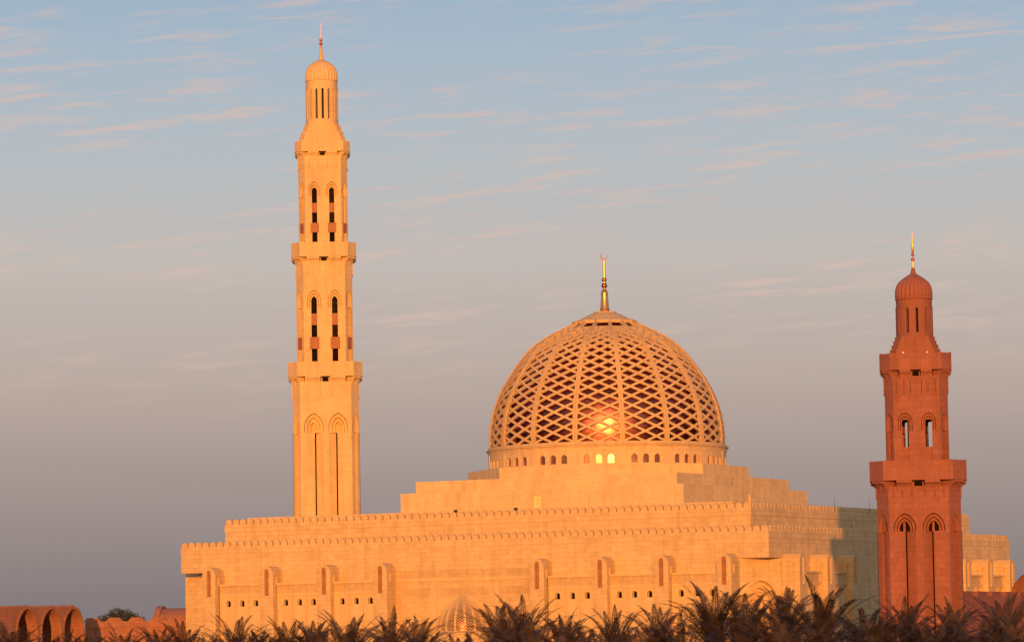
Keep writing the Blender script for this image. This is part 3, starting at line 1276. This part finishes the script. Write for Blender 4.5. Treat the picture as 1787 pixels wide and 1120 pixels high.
        # corbels: two blocks a face, curved profile, and one on each cut corner
        for al in angs:
            mp = face_map(al, hw)
            over = h - hw
            prof = [(over - .06, z0 + .001), (over - .06, z0 - .30)]
            n = 6
            for i in range(1, n + 1):
                a = pi / 2 * i / n
                prof.append(((over - .10) * (1 - sin(a)) + .05, z0 - .30 - (z0 - .30 - zc) * (1 - cos(a)) ** .9))
            prof += [(-.02, zc), (-.93, zc), (-.93, z0 + .001)]
            for sx in (-1, 1):
                cb = MB()
                ua, ub = sorted((sx * bal['gap'], sx * bal['wide']))
                cb.extrude([(p[0], p[1]) for p in prof], lambda q, k, mp=mp, ua=ua, ub=ub: mp((ua, ub)[k], q[1], -q[0]))
                cb.build('corbel', mat, bo_)
            mc, hc, d_in = corner_map(hw, ew, angs.index(al))
            over_c = corner_map(h, e, angs.index(al))[2] - d_in
            sc = over_c / over
            for (ua, ub) in ((-.78 * hc, -.16 * hc), (.16 * hc, .78 * hc)):
                cb = MB()
                cb.extrude([(p[0] * sc, p[1]) for p in prof], lambda q, k, mc=mc, ua=ua, ub=ub: mc((ua, ub)[k], q[1], -q[0]))
                cb.build('corbel', mat, bo_)
    # stepped base of the cupola
    m = MB()
    for (h, e, z0, z1) in spec['steps']:
        m.prism(chsq(h, e), z0, z1)
    m.build('stepped_base', smt, root)
    # cupola drum with open slits
    c = spec['cup']
    r, z0, z1, ns = c['r'], c['z0'], c['z1'], c['n']
    m = MB()
    pan = 2 * pi / ns
    a_off = -pi / 2 + c['off']
    for k in range(ns):
        a0 = a_off + k * pan
        mp = lambda u, v, d, a0=a0: ((r - d) * cos(a0 + u), (r - d) * sin(a0 + u), v)
        sl = Hole(0, c['sw'] / r, c['s0'], c['s1'], c['sw'] * 1.3, n=4)
        uu = [-pan / 2 + pan * i / 4 for i in range(5)]
        region(m, mp, 0, -pan / 2, pan / 2, lambda u: z0, lambda u: z1 - c['band'], [sl], uu)
        reveal(m, mp, sl, 0, .42)
    m.lathe([(r, z1 - c['band']), (r - .07, z1 - c['band']), (r - .07, z1 - .08), (r, z1 - .05), (r + .05, z1), (r - .3, z1 + .02)], 64)
    cd = m.build('cupola_drum', smt, root, 25)
    m = MB()
    m.lathe([(c['core'], z0), (c['core'], z1)], 20)
    m.build('stair_core', MAT['core'], cd)
    # ribbed cupola dome
    pr = c['dome']
    m = MB()
    nr, sub = c['ribs'], 6
    n = nr * sub
    cvp = catmull(pr, 5)
    pts = []
    for i in range(n):
        a = 2 * pi * i / n
        bul = abs(sin(pi * (i % sub) / sub))
        for (rr, zz) in cvp:
            q = 1 - .055 * (1 - bul) * min(1, (rr / r) * 1.2)
            pts.append((rr * q * cos(a), rr * q * sin(a), zz))
    k = len(cvp)
    fs = []
    for i in range(n):
        j = (i + 1) % n
        for q in range(k - 1):
            fs.append((i * k + q, j * k + q, j * k + q + 1, i * k + q + 1))
    m.add(pts, fs)
    m.build('cupola_dome', smt, root, 30)
    # spire: stone neck, metal balls, needle
    s = spec['spire']
    m = MB()
    m.lathe(s['neck'], 24)
    sp = m.build('spire', smt, root, 40)
    m = MB()
    m.lathe(s['rod'], 14)
    m.build('needle', MAT['gold'], sp, 50)
    for z, rr, mt in s['balls']:
        q = MB()
        q.sphere((0, 0, z), rr, 18, 12)
        q.build('ball', MAT[mt], sp, 60)


# tall pale minaret behind the building
mm = thing('minaret', 'tall slender cream minaret with three balconies, rising behind the left roof of the mosque', 'minaret', (-30.79, 675.0, 0), radians(2.6))
minaret(mm, 1.0, dict(
    mat=MAT['cream_upper'], smooth_mat=MAT['smooth'],
    tiers=[
        dict(kind='blind', slit_k=0, h=5.40, e=1.25, z0=0, z1=48.95, ax=1.98, ledge=40.6, stilt=.9, ws=(1.58, 1.05, .56), apexes=(43.85, 43.15, 42.45), chan=(.42, 1.62, 1.84), sp=.12,
             strips=((.75, 1.15), (3.0, 3.4)), sz0=46.4, sz1=48.5),
        dict(kind='open', slit_k=0, h=4.60, e=1.2, z0=51.0, z1=68.75, sp=.10, ax=1.69, ledge=61.1, stilt=1.2, ws=(1.12, .78, .46), apexes=(64.0, 63.5, 63.0), chz=52.3, core=2.0,
             strips=((.62, .95), (2.45, 2.8)), sz0=66.5, sz1=68.4, boxes=((58.25, 60.15, .44, -.22), (54.35, 56.25, .76, .34)), grilles=((60.3, 62.4), (56.4, 58.2))),
        dict(kind='open', slit_k=0, h=4.0, e=1.05, z0=70.8, z1=86.15, sp=.09, ax=1.41, ledge=79.4, stilt=1.0, ws=(.95, .67, .42), apexes=(81.85, 81.4, 80.95), chz=71.9, core=1.7,
             strips=((.55, .85), (2.1, 2.4)), sz0=84.0, sz1=85.6, boxes=((76.75, 78.35, .40, -.22), (73.45, 75.0, .66, .32)), grilles=((78.5, 80.4), (75.1, 76.7))),
    ],
    balconies=[
        dict(h=6.07, e=1.5, z0=49.8, z1=52.15, hw=5.40, ew=1.25, zc=48.3, gap=.8, wide=3.3),
        dict(h=5.30, e=1.35, z0=69.4, z1=71.75, hw=4.60, ew=1.2, zc=68.2, gap=.74, wide=2.8),
        dict(h=4.55, e=1.13, z0=86.8, z1=88.5, hw=4.0, ew=1.05, zc=85.6, gap=.62, wide=2.4),
    ],
    steps=[(3.75, .75, 87.5, 89.3), (3.55, .75, 89.3, 90.1), (3.15, .8, 90.1, 91.0), (2.9, .8, 91.0, 91.5)],
    cup=dict(r=2.67, z0=91.4, z1=98.85, n=16, off=radians(3.5), sw=.19, s0=92.4, s1=97.2, band=1.2, core=1.2, ribs=24,
             dome=[(2.70, 98.85), (2.74, 99.4), (2.62, 100.3), (2.25, 101.2), (1.55, 101.9), (.85, 102.25), (.42, 102.45)]),
    spire=dict(neck=[(.55, 102.2), (.46, 102.35), (.34, 102.9), (.27, 103.6), (.24, 104.35), (.28, 104.4), (.24, 104.5), (.1, 104.55)],
               rod=[(.09, 104.4), (.08, 105.9), (.055, 106.1), (.03, 107.4), (.012, 108.8)],
               balls=((104.72, .19, 'gold'), (105.15, .28, 'copper'), (105.75, .26, 'copper'))),
))

# red sandstone minaret in front, at the right
rm = thing('minaret', 'shorter stout red sandstone minaret with two balconies, standing in front at the right', 'minaret', (48.77, 498.0, 0), radians(-5.6))
minaret(rm, 1.0, dict(
    mat=MAT['red'], smooth_mat=MAT['red_smooth'],
    tiers=[
        dict(kind='blind', dark_niche=True, slit_k=3, h=5.02, e=1.42, z0=0, z1=23.65, ax=1.73, ledge=18.25, stilt=.35, ws=(1.34, .95, .62), apexes=(20.45, 20.0, 19.55), chan=(.44, 1.50, 1.66), sp=.11,
             strips=((.72, .85), (1.85, 1.98), (2.85, 3.1)), sz0=22.3, sz1=23.7),
        dict(kind='open', slit_k=3, h=3.78, e=1.02, z0=25.6, z1=36.9, sp=.09, ax=1.40, ledge=30.35, stilt=1.1, ws=(.88, .62, .40), apexes=(32.5, 32.1, 31.7), chz=26.7, sill=28.4, core=1.15, through=True,
             strips=((.60, .75), (1.25, 1.5), (2.2, 2.4)), sz0=34.85, sz1=36.6, boxes=()),
    ],
    balconies=[
        dict(h=5.80, e=1.65, z0=24.35, z1=26.7, hw=5.02, ew=1.42, zc=23.1, gap=.78, wide=2.6, pip=.05),
        dict(h=4.32, e=1.23, z0=37.65, z1=39.65, hw=3.78, ew=1.02, zc=36.4, gap=.62, wide=1.95),
    ],
    steps=[(3.02, .75, 38.6, 40.2), (2.82, .75, 40.2, 40.75), (2.60, .75, 40.75, 41.25), (2.42, .75, 41.25, 41.75)],
    cup=dict(r=2.25, z0=41.7, z1=46.4, n=12, off=radians(8.6), sw=.16, s0=42.3, s1=45.1, band=1.0, core=.9, ribs=24,
             dome=[(2.27, 46.4), (2.30, 46.9), (2.22, 47.7), (1.90, 48.4), (1.30, 48.95), (.75, 49.3), (.46, 49.5)]),
    spire=dict(neck=[(.5, 49.3), (.42, 49.45), (.28, 49.8), (.21, 50.2), (.20, 50.3)],
               rod=[(.13, 50.25), (.13, 50.95), (.06, 51.0), (.06, 52.1), (.13, 52.2), (.11, 53.2), (.05, 53.9), (.012, 54.8)],
               balls=((51.3, .22, 'copper'), (51.88, .19, 'copper'))),
))
for sx in (-1, 1):
    b = MB()
    b.box(sx * 1.43 - .09, sx * 1.43 + .09, -4.15, -3.98, 39.4, 39.78)
    b.build('floodlight', MAT['lamp'], rm)

# ------------------------------------------------------------------ lower buildings beside the mosque (axes turned with it)
# vaulted arcade at the left edge: its wall runs along the depth axis, the arches look to the right
va = thing('arcade', 'red sandstone arcade of three tall pointed arches at the left edge', 'arcade', (-75.1, 600.0, 0), -TH)
# local: y runs away from the camera, +x is the face with the arches
m = MB()
LA = 22.3
archs = [Hole(yc, 2.55, 0, 8.9, 3.3) for yc in (6.9, 13.2, 19.0)]
mp = lambda u, v, d: (-d, u, v)


def atop(u):
    base = 12.35
    for h in archs:
        x = abs(u - h.uc)
        if x < .6:
            base = max(base, 12.75 - .6 * x)
    if u > 19.3:
        x = (u - 19.3) / (LA - 19.3)
        base = min(base, 7.0 + (12.75 - 7.0) * sqrt(max(0, 1 - x ** 1.8)))
    return base


us = [LA * i / 60 for i in range(61)] + [19.3 + 3.0 * sin(pi / 2 * i / 14) for i in range(15)]
region(m, mp, 0, -6, LA, lambda u: 0, atop, archs, us)
for h in archs:
    reveal(m, mp, h, 0, 1.75, floor=False)
us2 = sorted(set([u for u in us if u <= LA] + [-6.0]))
for a, c in zip(us2[:-1], us2[1:]):
    m.quad(mp(a, atop(a), 0), mp(c, atop(c), 0), mp(c, atop(c), 7), mp(a, atop(a), 7))
m.build('arched_wall', MAT['red_light'], va)
# raised pointed rims round each arch
for h in archs:
    q = MB()
    o = [p for p in Hole(h.uc, 2.55, 0, 8.9, 3.3).outline()]
    o2 = [p for p in Hole(h.uc, 2.80, 0, 8.9, 3.7).outline()]
    for i in range(len(o) - 1):
        q.quad(mp(o[i][0], o[i][1], -.15), mp(o[i + 1][0], o[i + 1][1], -.15), mp(o2[i + 1][0], o2[i + 1][1], -.15), mp(o2[i][0], o2[i][1], -.15))
        q.quad(mp(o2[i][0], o2[i][1], -.15), mp(o2[i + 1][0], o2[i + 1][1], -.15), mp(o2[i + 1][0], o2[i + 1][1], 0), mp(o2[i][0], o2[i][1], 0))
        q.quad(mp(o[i][0], o[i][1], -.15), mp(o[i + 1][0], o[i + 1][1], -.15), mp(o[i + 1][0], o[i + 1][1], 0), mp(o[i][0], o[i][1], 0))
    q.build('arch_rim', MAT['red_light'], va)
m = MB()
m.quad((-7, -6, 0), (-7, LA, 0), (-7, LA, 12), (-7, -6, 12))
m.quad((-7, LA, 0), (0, LA, 0), (0, LA, 7), (-7, LA, 7))
m.build('back_wall', MAT['red'], va)


def crenel_wall(root, ln, z0, z1, period, mw, th, mat, first=0.0, slope=.5, ledge=None):
    """wall along local y with wide low merlons"""
    m = MB()
    m.box(-th, 0, 0, ln, 0, z0)
    m.build('wall', mat, root)
    q = None
    y = first
    k = MB()
    k.extrude([(-slope, 0), (mw + slope, 0), (mw, z1 - z0), (0, z1 - z0)], lambda p, e: (-th + th * e, p[0], p[1]))
    while y + mw + slope < ln:
        if q is None:
            q = k.build('merlon', mat, root, None, (0, y, z0))
        else:
            clone(q, root, (0, y, z0))
        y += period
    if ledge:
        m = MB()
        m.box(0, .25, 0, ln, ledge - .35, ledge)
        m.build('ledge', mat, root)


pw = thing('perimeter_wall', 'low red wall with wide blunt merlons between the arcade and the mosque', 'wall', (-66.9, 640.0, 0), -TH - radians(62))
crenel_wall(pw, 27.0, 10.35, 10.95, 3.42, 1.6, 1.4, MAT['red_light'], .3, .55, 9.7)
pr_ = thing('perimeter_wall', 'red wall with broad square merlons behind the foot of the red minaret', 'wall', (57.6, 540.0, 0), -TH)
crenel_wall(pr_, 60.0, 11.0, 11.62, 5.2, 3.3, 1.3, MAT['red'], 2.2, .12, 9.2)


def barrel(root, w, ln, zs, rise, mat, rim=True):
    """pointed barrel vault along local x, springing at zs"""
    h = Hole(0, w, 0, zs, rise, 9)
    o = h.outline()
    m = MB()
    for a, c in zip(o[:-1], o[1:]):
        m.quad((0, a[0], a[1]), (0, c[0], c[1]), (ln, c[0], c[1]), (ln, a[0], a[1]))
    m.build('vault', mat, root, 40)
    m = MB()
    fm = lambda u, v, d: (d, u, v)
    fill_hole(m, fm, h, .5)
    m.build('end_wall', mat, root)
    m = MB()
    fill_hole(m, fm, h, ln - .5)
    m.build('end_wall', mat, root)
    if rim:
        m = MB()
        o2 = Hole(0, w + .35, 0, zs, rise + .4, 9).outline()
        for i in range(len(o) - 1):
            a, c, a2, c2 = o[i], o[i + 1], o2[i], o2[i + 1]
            for x0, x1 in ((-.1, .9),):
                m.quad((x0, a[0], a[1]), (x0, c[0], c[1]), (x0, c2[0], c2[1]), (x0, a2[0], a2[1]))
                m.quad((x0, a2[0], a2[1]), (x0, c2[0], c2[1]), (x1, c2[0], c2[1]), (x1, a2[0], a2[1]))
                m.quad((x1, a[0], a[1]), (x1, c[0], c[1]), (x1, c2[0], c2[1]), (x1, a2[0], a2[1]))
        m.build('rim', mat, root)


bv = thing('vaulted_hall', 'red barrel vaulted roof just left of the mosque corner', 'hall', (-57.6, 664.0, 0), radians(-9))
barrel(bv, 3.8, 16.0, 8.6, 3.9, MAT['red_light'])
br_ = thing('vaulted_hall', 'red vaulted roof at the far right edge behind the red wall', 'hall', (79.8, 640.0, 0), radians(28))
barrel(br_, 6.2, 22.0, 9.8, 5.6, MAT['red_light'], False)


# ------------------------------------------------------------------ vegetation
def rnd(a, c):
    return random.uniform(a, c)


def palm_crown(seed, nfr=58, spread=1.0):
    rg = random.Random(seed)
    m = MB()
    for i in range(nfr):
        fr = i / (nfr - 1)
        az_ = i * 2.39996 + rg.uniform(-.2, .2)
        el0 = radians(84 - 100 * fr ** .9 + rg.uniform(-8, 8))
        L_ = rg.uniform(3.6, 4.7) * (0.82 + .3 * min(1, fr * 3))
        droop = .56 + .85 * fr + rg.uniform(-.15, .2)
        m.mi = 1 if fr > .72 and rg.random() < .65 else 0
        n = 24
        pts = []
        p = Vector((0.12 * cos(az_), .12 * sin(az_), -.25 * fr))
        tw = rg.uniform(-.35, .35)
        for k in range(n + 1):
            t = k / n
            el_ = el0 - droop * (t ** 1.6) * 1.35
            hz = Vector((cos(az_ + tw * t), sin(az_ + tw * t), 0))
            dirv = hz * cos(el_) + Vector((0, 0, 1)) * sin(el_)
            pts.append((p.copy(), dirv))
            p = p + dirv * (L_ / n)
        # midrib
        for k in range(n):
            (a, da), (c, dc) = pts[k], pts[k + 1]
            s = da.cross(Vector((0, 0, 1)))
            if s.length < 1e-3:
                s = Vector((1, 0, 0))
            s.normalize()
            w0, w1 = .05 * (1 - k / n) + .012, .05 * (1 - (k + 1) / n) + .012
            m.quad(a - s * w0, a + s * w0, c + s * w1, c - s * w1)
        for k in range(2, n + 1):
            a, da = pts[k]
            t = k / n
            s = da.cross(Vector((0, 0, 1)))
            if s.length < 1e-3:
                s = Vector((1, 0, 0))
            s.normalize()
            upv = s.cross(da).normalized()
            ll = .56 * (sin(pi * (.16 + .80 * t ** .9)) ** .7) * rg.uniform(.9, 1.08)
            for sg in (-1, 1):
                for half in (0, .5):
                    a2 = a + da * (half * L_ / n)
                    ang = radians(56 - 26 * t + rg.uniform(-4, 4))
                    ld = (da * cos(ang) + s * sg * sin(ang)) + upv * (.30 + rg.uniform(-.06, .06))
                    ld.normalize()
                    ld.z -= .14 + rg.uniform(0, .06)
                    tip = a2 + ld * ll
                    mid = a2 + ld * ll * .45
                    wv = ld.cross(upv)
                    if wv.length < 1e-3:
                        wv = da
                    wv = wv.normalized() * .024 + upv * rg.uniform(-.006, .006)
                    m.quad(a2, mid - wv, tip, mid + wv)
    m.mi = 0
    return m


def palm_trunk(seed, H):
    rg = random.Random(seed)
    m = MB()
    prof = []
    n = int(H / .22)
    for k in range(n + 1):
        t = k / n
        r = .30 - .09 * t + (.035 if k % 2 else 0) + (.06 * (1 - t * 8) if t < .12 else 0)
        prof.append((r, H * t))
    # leaf-base boss under the crown
    prof += [(.34, H + .05), (.36, H + .35), (.22, H + .6), (.02, H + .7)]
    m.lathe(prof, 12)
    return m


crowns = []
PALMS = [
    (-35.74, 290, 7.35, 1.00, 'date palm at the far left edge in front of the first arch'),
    (-29.98, 270, 6.6, 0.95, 'date palm in front of the second and third arches of the red arcade'),
    (-34.54, 330, 6.8, 0.90, 'small date palm just right of the third red arch'),
    (-28.65, 300, 6.82, 0.85, 'low date palm under the dark shrub and red wall'),
    (-27.81, 320, 7.07, 0.90, 'date palm below the vaulted roof left of the mosque corner'),
    (-24.15, 300, 7.07, 0.95, 'date palm at the left corner of the mosque, fronds across its edge'),
    (-21.00, 280, 6.37, 0.80, 'lowest small date palm under the leftmost buttress'),
    (-20.40, 300, 7.39, 1.00, 'date palm under the leftmost trio of small arched windows'),
    (-20.62, 330, 6.95, 0.85, 'small date palm under the second buttress from the left'),
    (-16.74, 300, 7.24, 1.00, 'date palm under the second trio of windows from the left'),
    (-16.51, 335, 7.65, 0.90, 'slim date palm in line with the left half of the tall minaret'),
    (-11.43, 280, 7.52, 1.10, 'broad date palm under the third trio of windows from the left'),
    (-9.47, 310, 7.70, 1.00, 'date palm under the fourth buttress from the left'),
    (-7.9, 330, 7.55, 0.90, 'thin date palm with two upright fronds left of the small lattice dome'),
    (-4.20, 290, 6.15, 0.85, 'low date palm at the foot of the small lattice dome'),
    (-1.05, 275, 7.95, 1.05, 'date palm overlapping the right side of the small lattice dome'),
    (0.41, 290, 8.25, 1.10, 'tall date palm left of the fifth buttress from the left'),
    (3.56, 310, 7.61, 1.00, 'date palm under the first trio of windows right of the middle'),
    (6.60, 280, 7.45, 1.00, 'date palm under the third buttress from the right end of the front'),
    (9.90, 290, 7.81, 1.00, 'date palm under the second buttress from the right end of the front'),
    (11.68, 245, 8.37, 1.15, 'largest bushy date palm in front of the right end buttress of the front'),
    (14.8, 265, 8.25, 1.05, 'tall date palm rising in front of the blind corner arch'),
    (18.45, 285, 8.56, 1.00, 'date palm right of the blind corner arch'),
    (17.67, 240, 8.06, 1.15, 'big date palm with a fan of upright fronds before the side wall'),
    (21.57, 255, 6.97, 1.00, 'date palm left of the red minaret, under the shadow on the side wall'),
    (28.22, 300, 7.73, 1.00, 'date palm in front of the left half of the red minaret foot'),
    (32.69, 310, 7.80, 1.00, 'date palm in front of the right edge of the red minaret foot'),
    (31.26, 265, 7.74, 1.10, 'dark date palm near the right edge in front of the red wall'),
    (11.56, 215, 6.51, 1.00, 'near date palm cut by the bottom edge below the right end buttress'),
    (8.82, 225, 6.41, 0.95, 'near low date palm below the rightmost trio of front windows'),
    (4.16, 235, 6.37, 0.95, 'near low date palm below the fourth buttress from the right'),
    (0.84, 220, 6.39, 1.00, 'near date palm in the middle of the bottom edge'),
    (21.89, 220, 5.98, 1.00, 'near date palm with drooping fronds below the red minaret'),
    (24.89, 225, 6.08, 1.00, 'near arching date palm right of the red minaret'),
    (-5.3, 240, 5.7, 0.85, 'near low date palm left of the small lattice dome'),
    (-11.17, 235, 6.23, 0.90, 'near low date palm below the tall minaret'),
    (-28.12, 235, 6.0, 0.90, 'near low date palm in the bottom left corner'),
]
ROWLAB = 'low date palm crown in the dense row along the bottom edge'
for (x, y, zt, sc) in ((-24.6, 232, 5.9, .95), (-19.6, 225, 5.8, .9), (-15.4, 229, 5.95, .95), (-13.2, 222, 5.75, .9), (-8.3, 226, 5.9, .95), (-2.2, 228, 5.7, .9),
                       (2.4, 218, 6.0, .95), (6.6, 224, 6.05, .95), (13.6, 212, 6.3, 1.0), (15.9, 219, 6.3, 1.0), (18.3, 213, 6.1, 1.0), (20.0, 228, 6.2, .95), (23.3, 232, 6.0, .95), (26.9, 221, 6.0, .95)):
    PALMS.append((x, y, zt, sc, ROWLAB))
NV = 7
cr_mesh = [None] * NV
tr_obj = None
for i, (x, y, zt, sc, lab) in enumerate(PALMS):
    v = (i * 3 + i // 7) % NV
    H = zt - 3.15 * sc - (.25 if x < 10 else .1)
    root = thing('date_palm', lab, 'palm tree', (x, y, 0), rnd(0, 6.28), 'date palms in front of the mosque')
    if cr_mesh[v] is None:
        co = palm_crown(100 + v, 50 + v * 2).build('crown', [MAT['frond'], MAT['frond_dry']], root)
        cr_mesh[v] = co
    else:
        co = clone(cr_mesh[v], root)
    co.location = (0, 0, H + .35)
    co.scale = (sc, sc, sc)
    if tr_obj is None:
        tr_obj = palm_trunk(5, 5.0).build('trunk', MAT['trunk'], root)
        to = tr_obj
    else:
        to = clone(tr_obj, root)
    to.scale = (1.0, 1.0, H / 5.0)

# dark evergreen behind the red wall
tr = thing('evergreen_tree', 'dark rounded evergreen tree behind the low red wall', 'tree', (-67.2, 700, 0))
m = MB()
m.lathe([(.45, 0), (.35, 4), (.28, 9)], 10)
for k in range(6):
    a = k * 1.05
    m.add([(.1 * cos(a + 1), .1 * sin(a + 1), 7.5), (-.1 * cos(a + 1), -.1 * sin(a + 1), 7.5), (3 * cos(a), 2 * sin(a), 11), (3 * cos(a), 2 * sin(a), 10.8)], ((0, 1, 3, 2),))
m.build('trunk', MAT['trunk'], tr)
m = MB()
rg = random.Random(3)
clumps = [(-3.2, 0, 10.6, 1.5), (-1.9, .4, 11.2, 1.5), (-.6, -.3, 12.0, 1.5), (.7, .2, 11.8, 1.5), (1.9, 0, 11.3, 1.4), (3.2, .2, 10.7, 1.2), (0, 0, 10.4, 2.2), (-2.2, 0, 9.8, 2), (2.2, 0, 9.8, 2)]
for (cx, cy, cz_, r) in clumps:
    for k in range(420):
        d = Vector((rg.gauss(0, 1), rg.gauss(0, 1), rg.gauss(0, 1))).normalized() * (r * rg.uniform(.5, 1.05))
        c = Vector((cx, cy, cz_)) + Vector((d.x, d.y, d.z * .8))
        a = Vector((rg.gauss(0, 1), rg.gauss(0, 1), rg.gauss(0, 1))).normalized() * .17
        bb = a.cross(Vector((rg.gauss(0, 1), rg.gauss(0, 1), rg.gauss(0, 1)))).normalized() * .09
        m.quad(c - a, c + bb, c + a, c - bb)
m.build('crown', MAT['shrub'], tr)
